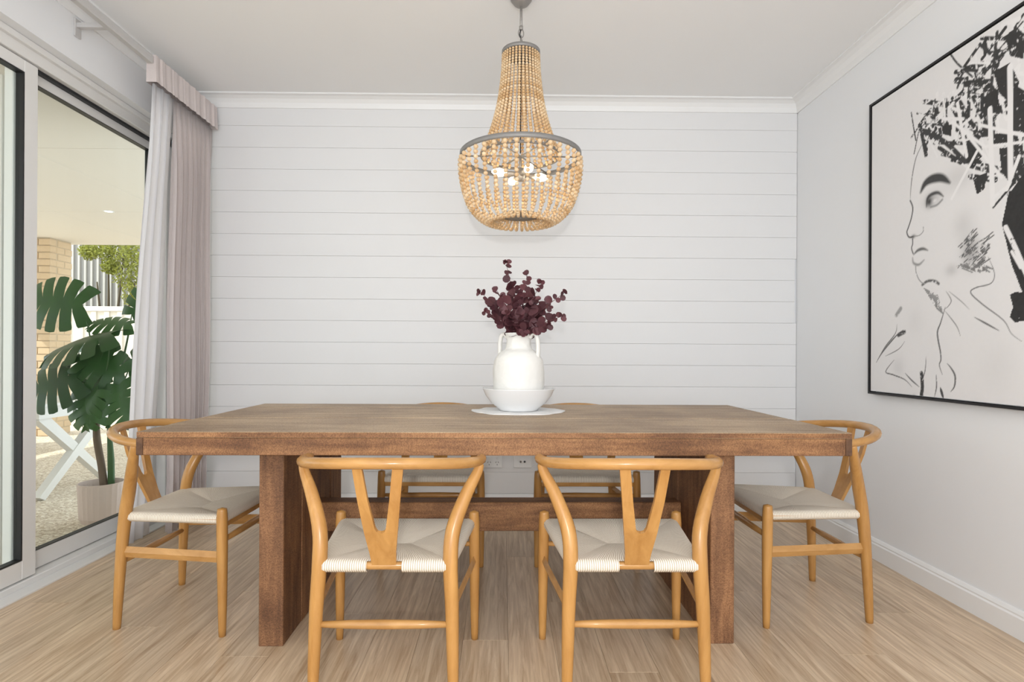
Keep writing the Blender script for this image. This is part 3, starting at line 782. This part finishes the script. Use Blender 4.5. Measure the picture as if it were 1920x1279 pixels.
grain = 0.6 * vnoise(90, 90, 1) + 0.4 * vnoise(210, 210, 2)
def paint(mask, val):
    global img
    img = img * (1 - mask) + val * mask
def seg_dist(P):
    best = np.full(U.shape, 9.0); par = np.zeros(U.shape)
    tot = sum(math.dist(P[i], P[i + 1]) for i in range(len(P) - 1)); acc = 0
    for i in range(len(P) - 1):
        (x0, y0), (x1, y1) = P[i], P[i + 1]; dx, dy = x1 - x0, y1 - y0; l2 = dx * dx + dy * dy + 1e-12
        t = np.clip(((U - x0) * dx + (V - y0) * dy) / l2, 0, 1)
        d = np.hypot(U - x0 - t * dx, V - y0 - t * dy); l = math.sqrt(l2)
        par = np.where(d < best, (acc + t * l) / tot, par); best = np.minimum(best, d); acc += l
    return best, par
def stroke(px, wd, val=0.03, soft=0.0015, dry=0.0, taper=False, metres=False):
    P = px if metres else [pt(*p) for p in px]
    if len(P) > 2: P = [(q.x, q.y) for q in spline([(a, b, 0) for a, b in P], 4)]
    d, par = seg_dist(P)
    wv = wd * (1 - 0.75 * np.abs(2 * par - 1) ** 2) if taper else wd
    m = np.clip((wv / 2 + soft - d) / (2 * soft), 0, 1)
    if dry: m = m * np.clip((grain - dry + 0.12) / 0.12, 0, 1)
    paint(m, val)
def blob(x, y, rx, ry, val, strength, metres=False):
    u, v = (x, y) if metres else pt(x, y)
    d = ((U - u) / rx) ** 2 + ((V - v) / ry) ** 2
    paint(np.exp(-d * 1.4) * strength, val)
def poly(px, val=0.02, dry=0.0, strength=1.0):
    P = [pt(*p) for p in px]; ins = np.zeros(U.shape, bool)
    for i in range(len(P)):
        (x0, y0), (x1, y1) = P[i], P[(i + 1) % len(P)]
        c = ((y0 > V) != (y1 > V)) & (U < (x1 - x0) * (V - y0) / ((y1 - y0) if abs(y1 - y0) > 1e-9 else 1e-9) + x0)
        ins ^= c
    m = ins.astype(float) * strength
    if dry: m = m * np.clip((grain - dry + 0.1) / 0.1, 0, 1)
    paint(m, val); return ins
# soft washes of the face and neck
blob(1800, 330, 0.10, 0.06, 0.55, 0.5); blob(1752, 372, 0.05, 0.035, 0.30, 0.65); blob(1812, 420, 0.06, 0.07, 0.60, 0.6)
blob(1826, 470, 0.05, 0.07, 0.30, 0.75); blob(1790, 505, 0.04, 0.03, 0.45, 0.5); blob(1690, 690, 0.05, 0.06, 0.62, 0.5); blob(1880, 690, 0.10, 0.12, 0.70, 0.5)
blob(1722, 600, 0.06, 0.08, 0.70, 0.5)
# head wrap: mass of crossing dry-brush strokes
wrap = [(1731, 262), (1703, 250), (1745, 190), (1790, 185), (1796, 150), (1808, 108), (1836, 100), (1858, 62), (1900, 28), (1960, 0), (2010, -10), (2010, 420), (1940, 420),
        (1905, 400), (1880, 350), (1840, 330), (1800, 300), (1760, 270)]
wm = poly(wrap, 0.80)
cu, cv = U[wm], V[wm]
for i in range(260):
    j = nr.randint(len(cu)); u0, v0 = cu[j], cv[j]; a = nr.choice([1.35, 1.9, 0.5, -0.45, 2.6, 1.6]) + nr.uniform(-0.2, 0.2); l = nr.uniform(0.04, 0.16)
    P = [(u0 - math.cos(a) * l / 2, v0 - math.sin(a) * l / 2), (u0 + math.cos(a) * l / 2, v0 + math.sin(a) * l / 2)]
    dark = nr.rand() < 0.6
    stroke(P, nr.uniform(0.005, 0.028) if dark else nr.uniform(0.006, 0.020), 0.03 if dark else 0.84, 0.001, nr.uniform(0.30, 0.5), metres=True)
for px in ([(1816, 262), (1838, 250), (1850, 285), (1832, 312), (1812, 300)], [(1868, 130), (1900, 112), (1918, 150), (1900, 190), (1880, 170)], [(1905, 150), (1935, 170), (1935, 240), (1908, 235)],
           [(1848, 180), (1874, 160), (1882, 200), (1858, 215)], [(1866, 245), (1915, 250), (1918, 262), (1870, 268)], [(1770, 232), (1790, 230), (1788, 252), (1772, 248)], [(1830, 330), (1858, 320), (1852, 352), (1838, 362)]):
    poly(px, 0.025, 0.22)
for px in ([(1890, 62), (1912, 45), (1930, 60), (1925, 105), (1900, 100)], [(1880, 275), (1925, 268), (1930, 330), (1905, 345), (1885, 320)], [(1845, 225), (1868, 215), (1872, 245), (1850, 252)], [(1895, 200), (1930, 190), (1930, 245), (1900, 240)]):
    poly(px, 0.03, 0.3)
for px, wdt in (([(1733, 243), (1775, 262), (1815, 300)], 0.020), ([(1731, 240), (1760, 245)], 0.014), ([(1800, 160), (1812, 130), (1838, 128)], 0.012), ([(1785, 95), (1800, 115), (1829, 140)], 0.008),
                ([(1875, 55), (1868, 120), (1864, 165)], 0.014), ([(1845, 80), (1862, 95)], 0.014)):
    stroke(px, wdt, 0.04, 0.0012, 0.3)
for px, wdt in (([(1862, 200), (1868, 380)], 0.022), ([(1900, 120), (1902, 330)], 0.024), ([(1800, 190), (1818, 290)], 0.016), ([(1838, 280), (1790, 370)], 0.013), ([(1842, 230), (1925, 250)], 0.012),
                ([(1820, 250), (1885, 330)], 0.013), ([(1850, 272), (1930, 262)], 0.011), ([(1790, 225), (1850, 270)], 0.012), ([(1918, 290), (1895, 352)], 0.016)):
    stroke(px, wdt, 0.85, 0.001, 0.16)
# dark hair falling at the right
poly([(1898, 362), (1925, 325), (2010, 300), (2010, 620), (1925, 545), (1905, 495), (1886, 418)], 0.02, 0.06)
stroke([(1893, 424), (1915, 470), (1945, 540)], 0.02, 0.84, 0.001, 0.2); stroke([(1905, 470), (1922, 500)], 0.012, 0.84, 0.001, 0.15)
poly([(1902, 552), (1912, 546), (1930, 548), (1935, 600), (1912, 604), (1902, 594), (1908, 575)], 0.02, 0.1)
# facial features
stroke([(1736, 262), (1722, 292), (1715, 325), (1712, 352), (1711, 372)], 0.006, 0.16, 0.0016, 0.25, True)
stroke([(1711, 374), (1716, 388), (1713, 408), (1708, 424), (1705, 434), (1709, 443), (1717, 442)], 0.007, 0.06, 0.0015, 0.2)
blob(1717, 442, 0.016, 0.010, 0.05, 0.9); stroke([(1717, 441), (1728, 440), (1736, 432), (1736, 424)], 0.004, 0.25, 0.002, 0.3)
stroke([(1716, 446), (1716, 456), (1714, 464), (1717, 474)], 0.006, 0.06, 0.0015, 0.2)
stroke([(1718, 476), (1726, 468), (1736, 465), (1745, 468)], 0.014, 0.14, 0.004, 0.1, True); stroke([(1716, 482), (1718, 492), (1728, 495), (1738, 486)], 0.010, 0.22, 0.005, 0.15, True)
stroke([(1722, 498), (1723, 510), (1729, 524), (1738, 532)], 0.004, 0.18, 0.0012, 0.3)
stroke([(1731, 358), (1739, 342), (1752, 333), (1770, 331), (1786, 340)], 0.040, 0.05, 0.006, 0.10, True)
stroke([(1742, 386), (1744, 370), (1752, 362), (1764, 359), (1774, 366)], 0.016, 0.07, 0.004, 0.1, True); blob(1747, 376, 0.020, 0.026, 0.03, 1.0); blob(1758, 374, 0.014, 0.010, 0.85, 0.8)
stroke([(1750, 386), (1762, 382), (1772, 372)], 0.008, 0.25, 0.004, 0.1)
stroke([(1735, 533), (1745, 526), (1758, 526), (1766, 531)], 0.012, 0.12, 0.003, 0.3)
for i in range(12): stroke([(1738 + i * 2.2, 540 + i * 3.4), (1764 + i * 1.0, 553 + i * 3.2)], 0.0045, 0.22, 0.001, 0.42)
for i in range(46):
    x, y = 1802 + nr.rand() * 52, 446 + nr.rand() * 58
    stroke([(x, y), (x + 14 + 8 * nr.rand(), y - 13 - 8 * nr.rand())], 0.005, 0.12, 0.001, 0.42)
for i in range(14): stroke([(1800 + 4 * i * 0.9, 492 + nr.rand() * 8), (1830 + 3 * i, 502 + nr.rand() * 8)], 0.005, 0.2, 0.001, 0.42)
# loose ink lines of neck and shoulders
for px, wdt in (([(1860, 480), (1872, 510), (1866, 530), (1838, 538), (1827, 548), (1850, 570), (1890, 600), (1905, 625), (1925, 640)], 0.005), ([(1834, 594), (1860, 608), (1882, 620)], 0.007), ([(1785, 545), (1810, 565), (1825, 580)], 0.003),
                ([(1779, 575), (1770, 605), (1764, 625), (1770, 660), (1771, 675), (1768, 685), (1774, 703)], 0.008), ([(1778, 582), (1800, 610), (1808, 630)], 0.004), ([(1780, 545), (1790, 562), (1784, 574), (1776, 580)], 0.004),
                ([(1687, 607), (1684, 625), (1665, 650), (1650, 676)], 0.006), ([(1700, 618), (1685, 630), (1660, 660), (1648, 680)], 0.008), ([(1702, 640), (1690, 655), (1665, 668)], 0.004), ([(1682, 675), (1666, 697), (1680, 703), (1702, 712), (1716, 726)], 0.006),
                ([(1703, 700), (1715, 713), (1730, 726)], 0.007), ([(1783, 682), (1790, 690), (1798, 705), (1797, 725), (1790, 735)], 0.009), ([(1762, 703), (1763, 725), (1759, 745)], 0.006), ([(1743, 668), (1741, 695), (1736, 715), (1738, 745)], 0.005)):
    stroke(px, wdt, 0.12, 0.0012, 0.2, True)
stroke([(1734, 700), (1736, 725), (1734, 742)], 0.020, 0.04, 0.001, 0.2); stroke([(1770, 727), (1776, 748)], 0.014, 0.05, 0.001, 0.15, True); stroke([(1690, 628), (1701, 622)], 0.02, 0.06, 0.003, 0.3); stroke([(1686, 590), (1694, 578)], 0.02, 0.35, 0.004, 0.35)
blob(1720, 745, 0.012, 0.01, 0.05, 0.9)
img = np.clip(img + (grain - 0.5) * 0.015, 0.015, 0.88)
vv = np.stack([np.full(U.size, -0.030), (GY - oy).ravel(), (GZ - oz).ravel()], 1)
idx = np.arange(U.size).reshape(U.shape)
ff = np.stack([idx[:-1, :-1], idx[1:, :-1], idx[1:, 1:], idx[:-1, 1:]], -1).reshape(-1, 4)
me = bpy.data.meshes.new('print')
me.vertices.add(len(vv)); me.vertices.foreach_set('co', vv.astype(np.float32).ravel())
me.loops.add(ff.size); me.loops.foreach_set('vertex_index', ff.ravel().astype(np.int32))
me.polygons.add(len(ff)); me.polygons.foreach_set('loop_start', np.arange(0, ff.size, 4, dtype=np.int32))
me.update(calc_edges=True)
at = me.color_attributes.new('ink', 'FLOAT_COLOR', 'POINT')
g = img.ravel(); at.data.foreach_set('color', np.stack([g, g * 0.985, g * 0.99, np.ones_like(g)], 1).astype(np.float32).ravel())
m, N, L, b = base_mat('printed_canvas', 0.6)
an = N.new('ShaderNodeAttribute'); an.attribute_name = 'ink'; L.new(an.outputs['Color'], b.inputs['Base Color'])
me.materials.append(m)
po = bpy.data.objects.new('print', me); COL.objects.link(po); po.parent = pc
MB().box(-0.029, -0.001, CY0 - oy, CY1 - oy, CZ0 - oz, CZ1 - oz).obj('backing_board', M['plastic'], pc)

# ------------------------------------------------------------------ patio seen through the glass
GZ0 = -0.05
struct(MB().box(-14, -2.2, -4, 16, GZ0 - 0.1, GZ0).obj('floor_patio', M['paving']), 'exposed aggregate patio paving outside')
so = struct(MB().box(-7.2, -2.2, -3, 7.85, 2.53, 2.65).obj('ceiling_patio', M['soffit']), 'cream patio soffit')
for ix in range(4):
    for iy in range(5):
        x0, y0 = -7.2 + 1.25 * ix, -1.5 + 1.87 * iy
        MB().box(x0 + 0.002, x0 + 1.248, y0 + 0.002, y0 + 1.868, 2.50, 2.53, 0.002).obj('soffit_panel', M['soffit'], so)
dl = tag(empty('downlight', (-4.1, 5.95, 2.5)), 'lit round white downlight in the patio soffit', 'downlight')
MB().lathe([(0.035, -0.004), (0.05, -0.005), (0.052, -0.0005)], 24, caps=(False, False)).obj('bezel', M['plastic'], dl, True)
MB().lathe([(0.0, -0.003), (0.036, -0.003), (0.036, -0.001), (0.0, -0.001)], 24, caps=(False, False)).obj('lens', M['led'], dl)
# white vertical-board screen beside the door
sc = tag(empty('slat_screen', (-2.95, 2.92, GZ0)), 'white vertical-board outdoor screen behind the sliding pane', 'screen')
for i in range(7):
    MB().box(-0.46 + 0.125 * i, -0.46 + 0.118 + 0.125 * i, -0.012 + 0.006 * (i % 2), 0.012, 0, 2.5, 0.003).obj('slat', M['white_paint'], sc)
MB().box(-0.46, 0.41, 0.013, 0.04, 0.3, 0.38).box(-0.46, 0.41, 0.013, 0.04, 2.1, 2.18).obj('crossbar', M['white_paint'], sc)
# brick pillar
bp_ = tag(empty('brick_pillar', (-6.0, 7.54, GZ0)), 'cream brick patio pillar behind the monstera', 'pillar')
MB().box(-0.185, 0.185, -0.175, 0.175, 0, 2.549).obj('mortar_core', M['mortar'], bp_)
me_s = None
def brick_mesh(lx, ly):
    v, f = boxg(-lx / 2, lx / 2, -ly / 2, ly / 2, 0, 0.076, 0.004)
    me = bpy.data.meshes.new('brick'); me.from_pydata(v, [], f); me.materials.append(M['brick']); return me
bmA, bmB = brick_mesh(0.23, 0.11), brick_mesh(0.11, 0.23)
bmC = brick_mesh(0.146, 0.11); bmD = brick_mesh(0.11, 0.126)
for c in range(29):
    zz = 0.006 + c * 0.0875
    if zz + 0.076 > 2.55: break
    if c % 2 == 0: lay = [(-0.080, -0.135, bmA), (0.117, -0.135, bmC), (0.135, 0.06, bmB), (-0.135, 0.06, bmB), (0.0, 0.135, bmC)]
    else: lay = [(-0.117, -0.135, bmC), (0.080, -0.135, bmA), (0.135, -0.012, bmD), (0.135, 0.128, bmD), (-0.135, 0.02, bmB), (-0.02, 0.135, bmC)]
    for x, y, me in lay:
        o = bpy.data.objects.new('brick', me); COL.objects.link(o); o.parent = bp_; o.location = (x, y, zz)
# white ribbed fence and the grey cladding behind it
fe = tag(empty('steel_fence', (-7.2, 9.8, GZ0)), 'white ribbed steel fence across the garden', 'fence')
MB().box(-5, 5, 0.02, 0.03, 0, 1.80).obj('sheet', M['fence'], fe)
for i in range(45): MB().box(-4.95 + 0.222 * i, -4.95 + 0.222 * i + 0.09, -0.005, 0.02, 0.03, 1.78, 0.006).obj('rib', M['fence'], fe)
MB().box(-5, 5, -0.02, 0.05, 1.78, 1.86, 0.004).obj('capping', M['fence'], fe)
sh = tag(empty('neighbour_shed', (-8.6, 11.6, GZ0)), 'grey ribbed metal shed wall rising behind the white fence', 'shed')
MB().box(-5, 5, 0.02, 2.5, 0, 4.2).obj('wall', M['shed'], sh)
for i in range(78): MB().box(-4.95 + 0.127 * i, -4.95 + 0.127 * i + 0.035, -0.012, 0.02, 0, 4.19, 0.004).obj('rib', M['shed_rib'], sh)
# bush
bu = tag(empty('garden_bush', (-8.1, 10.8, GZ0)), 'yellow-green leafy bush overhanging the white fence', 'bush')
for s in range(5):
    MB().tube(spline([(0, 0, 0), (0.5 + 0.1 * s, 0.0, 1.2), (0.45 + 0.25 * s, -0.05 * (s % 2), 2.4 + 0.25 * (s % 3))], 5), [0.05, 0.03, 0.012], 7).obj('branch', M['bark'], bu, True)
v, f = [], []
rb = random.Random(5)
cent = [(0.35, -0.1, 2.95, 0.16), (0.6, -0.1, 3.0, 0.22), (0.9, 0, 2.95, 0.26), (1.2, 0, 2.9, 0.3), (1.05, 0, 2.5, 0.28), (1.25, 0, 2.15, 0.3), (0.75, -0.1, 2.68, 0.15), (1.6, 0, 2.7, 0.4), (1.7, 0, 2.2, 0.4), (1.0, 0.1, 3.3, 0.3)]
for i in range(3600):
    cx, cy, cz, r = rb.choice(cent)
    dv = Vector((rb.gauss(0, 1), rb.gauss(0, 1), rb.gauss(0, 1))).normalized() * r * rb.random() ** 0.4
    p = Vector((cx, cy, cz)) + dv; a = Vector((rb.gauss(0, 1), rb.gauss(0, 1), rb.gauss(0, 1))).normalized() * 0.042; b_ = a.orthogonal().normalized() * 0.014
    n0 = len(v); v += [p - a, p + b_, p + a, p - b_]; f.append((n0, n0 + 1, n0 + 2, n0 + 3))
tag(obj('foliage', v, f, M['bush'], bu), kind='stuff')

# white outdoor table with crossed legs and a cushioned bench behind it
ot = tag(empty('outdoor_table', (-4.2, 4.55, GZ0)), 'white slatted outdoor table with crossed legs on the patio', 'table')
for i in range(6): MB().box(-0.95, 0.87, -0.42 + 0.141 * i, -0.42 + 0.135 + 0.141 * i, 0.685, 0.71, 0.003).obj('top_slat', M['white_paint'], ot)
MB().box(-0.93, 0.85, -0.40, -0.36, 0.60, 0.684).box(-0.93, 0.85, 0.36, 0.40, 0.60, 0.684).box(0.80, 0.85, -0.36, 0.36, 0.60, 0.684).box(-0.93, -0.88, -0.36, 0.36, 0.60, 0.684).obj('apron', M['white_paint'], ot)
for xx in (0.81, -0.87):
    for s in (-1, 1):
        A, B = Vector((xx, -0.36 * s, 0.0)), Vector((xx, 0.36 * s, 0.62)); d = (B - A).normalized(); n = Vector((0, -d.z, d.y)) * 0.04
        vv_ = [q + Vector((e, 0, 0)) for e in (-0.03, 0.03) for q in (A - n, A + n, B + n, B - n)]
        for q in vv_: q.z = max(q.z, 0.0); q.x += 0.004 * s
        obj('cross_leg', vv_, [(0, 1, 2, 3), (7, 6, 5, 4), (0, 4, 5, 1), (1, 5, 6, 2), (2, 6, 7, 3), (3, 7, 4, 0)], M['white_paint'], ot)
bn = tag(empty('outdoor_bench', (-5.62, 5.5, GZ0)), 'white outdoor bench with grey seat cushion beyond the crossed-leg table', 'bench')
MB().box(-0.3, 0.3, -1.1, 1.1, 0.26, 0.33, 0.004).obj('frame', M['white_paint'], bn)
for sx in (-0.25, 0.25):
    for sy in (-1.03, 0, 1.03): MB().box(sx - 0.035, sx + 0.035, sy - 0.035, sy + 0.035, 0, 0.26).obj('leg', M['white_paint'], bn)
for yy in (-0.55, 0.55): MB().box(-0.29, 0.3, yy - 0.54, yy + 0.54, 0.331, 0.47, 0.03).obj('seat_cushion', M['cushion'], bn)
MB().box(-0.36, -0.30, -1.1, 1.1, 0.26, 0.75, 0.004).obj('back_panel', M['white_paint'], bn)

# potted monstera
MX, MY = -2.60, 3.72
mo = tag(empty('potted_monstera', (MX, MY, GZ0)), 'tall monstera with split leaves in a blush ribbed pot outside the door', 'plant')
n = 72; v, f = [], []
prof = [(0.105, 0.0), (0.118, 0.03), (0.128, 0.235), (0.130, 0.25), (0.122, 0.25), (0.118, 0.2)]
for r, zz in prof:
    for k in range(n):
        a = 2 * math.pi * k / n; rr = r + (0.0022 if (k % 3 == 0 and 0.02 < zz < 0.24) else 0); v.append((rr * math.cos(a), rr * math.sin(a), zz))
for i in range(len(prof) - 1):
    for k in range(n): f.append((i * n + k, i * n + (k + 1) % n, (i + 1) * n + (k + 1) % n, (i + 1) * n + k))
f.append(tuple(range(n - 1, -1, -1)))
obj('ribbed_pot', v, f, M['pot'], mo, False)
MB().lathe([(0.0, 0.205), (0.119, 0.20)], 24, caps=(False, False)).obj('soil', M['gravel_gap'], mo)
MB().tube(spline([(0.02, 0, 0.19), (0.0, 0, 0.35), (-0.03, 0.0, 0.52), (-0.035, 0, 0.64)], 5), [0.024, 0.022, 0.022, 0.018], 9).obj('trunk', M['trunk'], mo, True)
MB().tube(spline([(0.05, 0.02, 0.19), (0.06, 0, 0.4), (0.045, 0, 0.62)], 5), [0.02, 0.02, 0.01], 9).obj('shoot', M['stalk'], mo, True)
def monstera_leaf(L, W, nl=6):
    """heart-shaped split leaf, base at origin, tip along +y, normal +z"""
    mb = MB()
    def width(t): return W * (math.sin(math.pi * min(1, (t + 0.16) / 1.16)) ** 0.75) * (1.0 if t < 0.5 else 1 - 0.25 * (t - 0.5))
    def P(s, t, g):
        # t along the midrib at root of the vein, g outward 0..1; veins sweep forward, base lobes sweep back
        sweep = (0.30 * t + 0.02 - 0.26 * (1 - t) ** 3) * L
        x = s * g * width(t); y = t * L + sweep * g * (1 - 0.35 * t) * (1 if t < 0.9 else 0.4)
        zz = -0.28 * W * (g ** 2) - 0.10 * L * t * t + 0.04 * W * g
        return (x, y, zz)
    ts = [i / nl for i in range(nl + 1)]
    for s in (-1, 1):
        for i in range(nl):
            t0, t1 = ts[i], ts[i + 1]; gap = 0.07 * (t1 - t0)
            rows = []
            for g in (0.0, 0.18, 0.36, 0.55, 0.75, 0.92, 1.0):
                sh = gap * (0 if g < 0.3 else min(1, (g - 0.25) / 0.4)) * (1.0 + 0.8 * g)
                if g == 1.0: sh = (t1 - t0) * 0.17
                rows.append((P(s, t0 + sh, g), P(s, (t0 + t1) / 2, g * (1.0 if g < 0.99 else 1.02)), P(s, t1 - sh, g)))
            vv = [q for r in rows for q in r]; fs = []
            for r in range(len(rows) - 1):
                for c in range(2):
                    q = (r * 3 + c, r * 3 + c + 1, r * 3 + c + 4, r * 3 + c + 3); fs.append(q if s > 0 else q[::-1])
            mb.add(vv, fs)
    return mb.v, mb.f
leaf_v, leaf_f = monstera_leaf(1.0, 0.52)
def place_leaf(px, py, depth, size, tip, normal, root):
    """leaf whose stalk joint lies on the sight line of a photo pixel at the plant's own distance"""
    yy = py - 0.0052 * (px - 960)
    base = Vector(((px - 943) * depth / F_PX - MX, depth - MY, CAM_H + (662 - yy) * depth / F_PX - GZ0))
    yv = Vector(tip).normalized(); zv = Vector(normal); xv = yv.cross(zv).normalized(); zv = xv.cross(yv)
    R = Matrix((xv, yv, zv)).transposed()
    v = [base + R @ (Vector(p) * size) for p in leaf_v]
    lf = obj('leaf', v, leaf_f, M['monstera'], mo, True)
    P = spline([root, Vector(root).lerp(base, 0.55) + Vector((0.02, 0, 0.06)), base], 6)
    MB().tube(P, [0.007, 0.005, 0.0035], 6).obj('leaf_stalk', M['stalk'], mo, True)
rt = (-0.03, 0, 0.62)
place_leaf(160, 572, 3.66, 0.36, (-1, -0.1, 0.10), (0.05, -1, 0.25), rt)
place_leaf(212, 626, 3.62, 0.40, (-1, -0.15, -0.28), (-0.15, -0.55, 1), rt)
place_leaf(250, 608, 3.80, 0.24, (-0.9, -0.2, 0.1), (0.0, -0.6, 0.9), (0.03, 0, 0.6))
place_leaf(252, 590, 3.85, 0.26, (0.5, 0.1, 0.7), (0.1, -1, 0.3), (0.03, 0, 0.6))
place_leaf(150, 708, 3.60, 0.34, (-0.9, -0.1, -0.25), (-0.1, -1, 0.4), rt)
place_leaf(175, 715, 3.66, 0.30, (0.15, -0.3, -0.8), (0.0, -1, 0.3), rt)
place_leaf(200, 705, 3.78, 0.30, (-0.35, 0.1, 0.6), (-0.1, -1, 0.2), rt)
place_leaf(238, 700, 3.70, 0.30, (-0.6, -0.2, 0.25), (0.2, -1, 0.5), (0.03, 0, 0.6))
place_leaf(228, 722, 3.64, 0.28, (0.35, -0.2, -0.75), (0.2, -1, 0.3), (0.03, 0, 0.6))
place_leaf(190, 730, 3.62, 0.24, (-0.5, -0.1, -0.7), (-0.2, -1, 0.25), rt)
place_leaf(248, 690, 3.86, 0.28, (0.6, 0.1, 0.4), (0.2, -1, 0.4), (0.03, 0, 0.6))
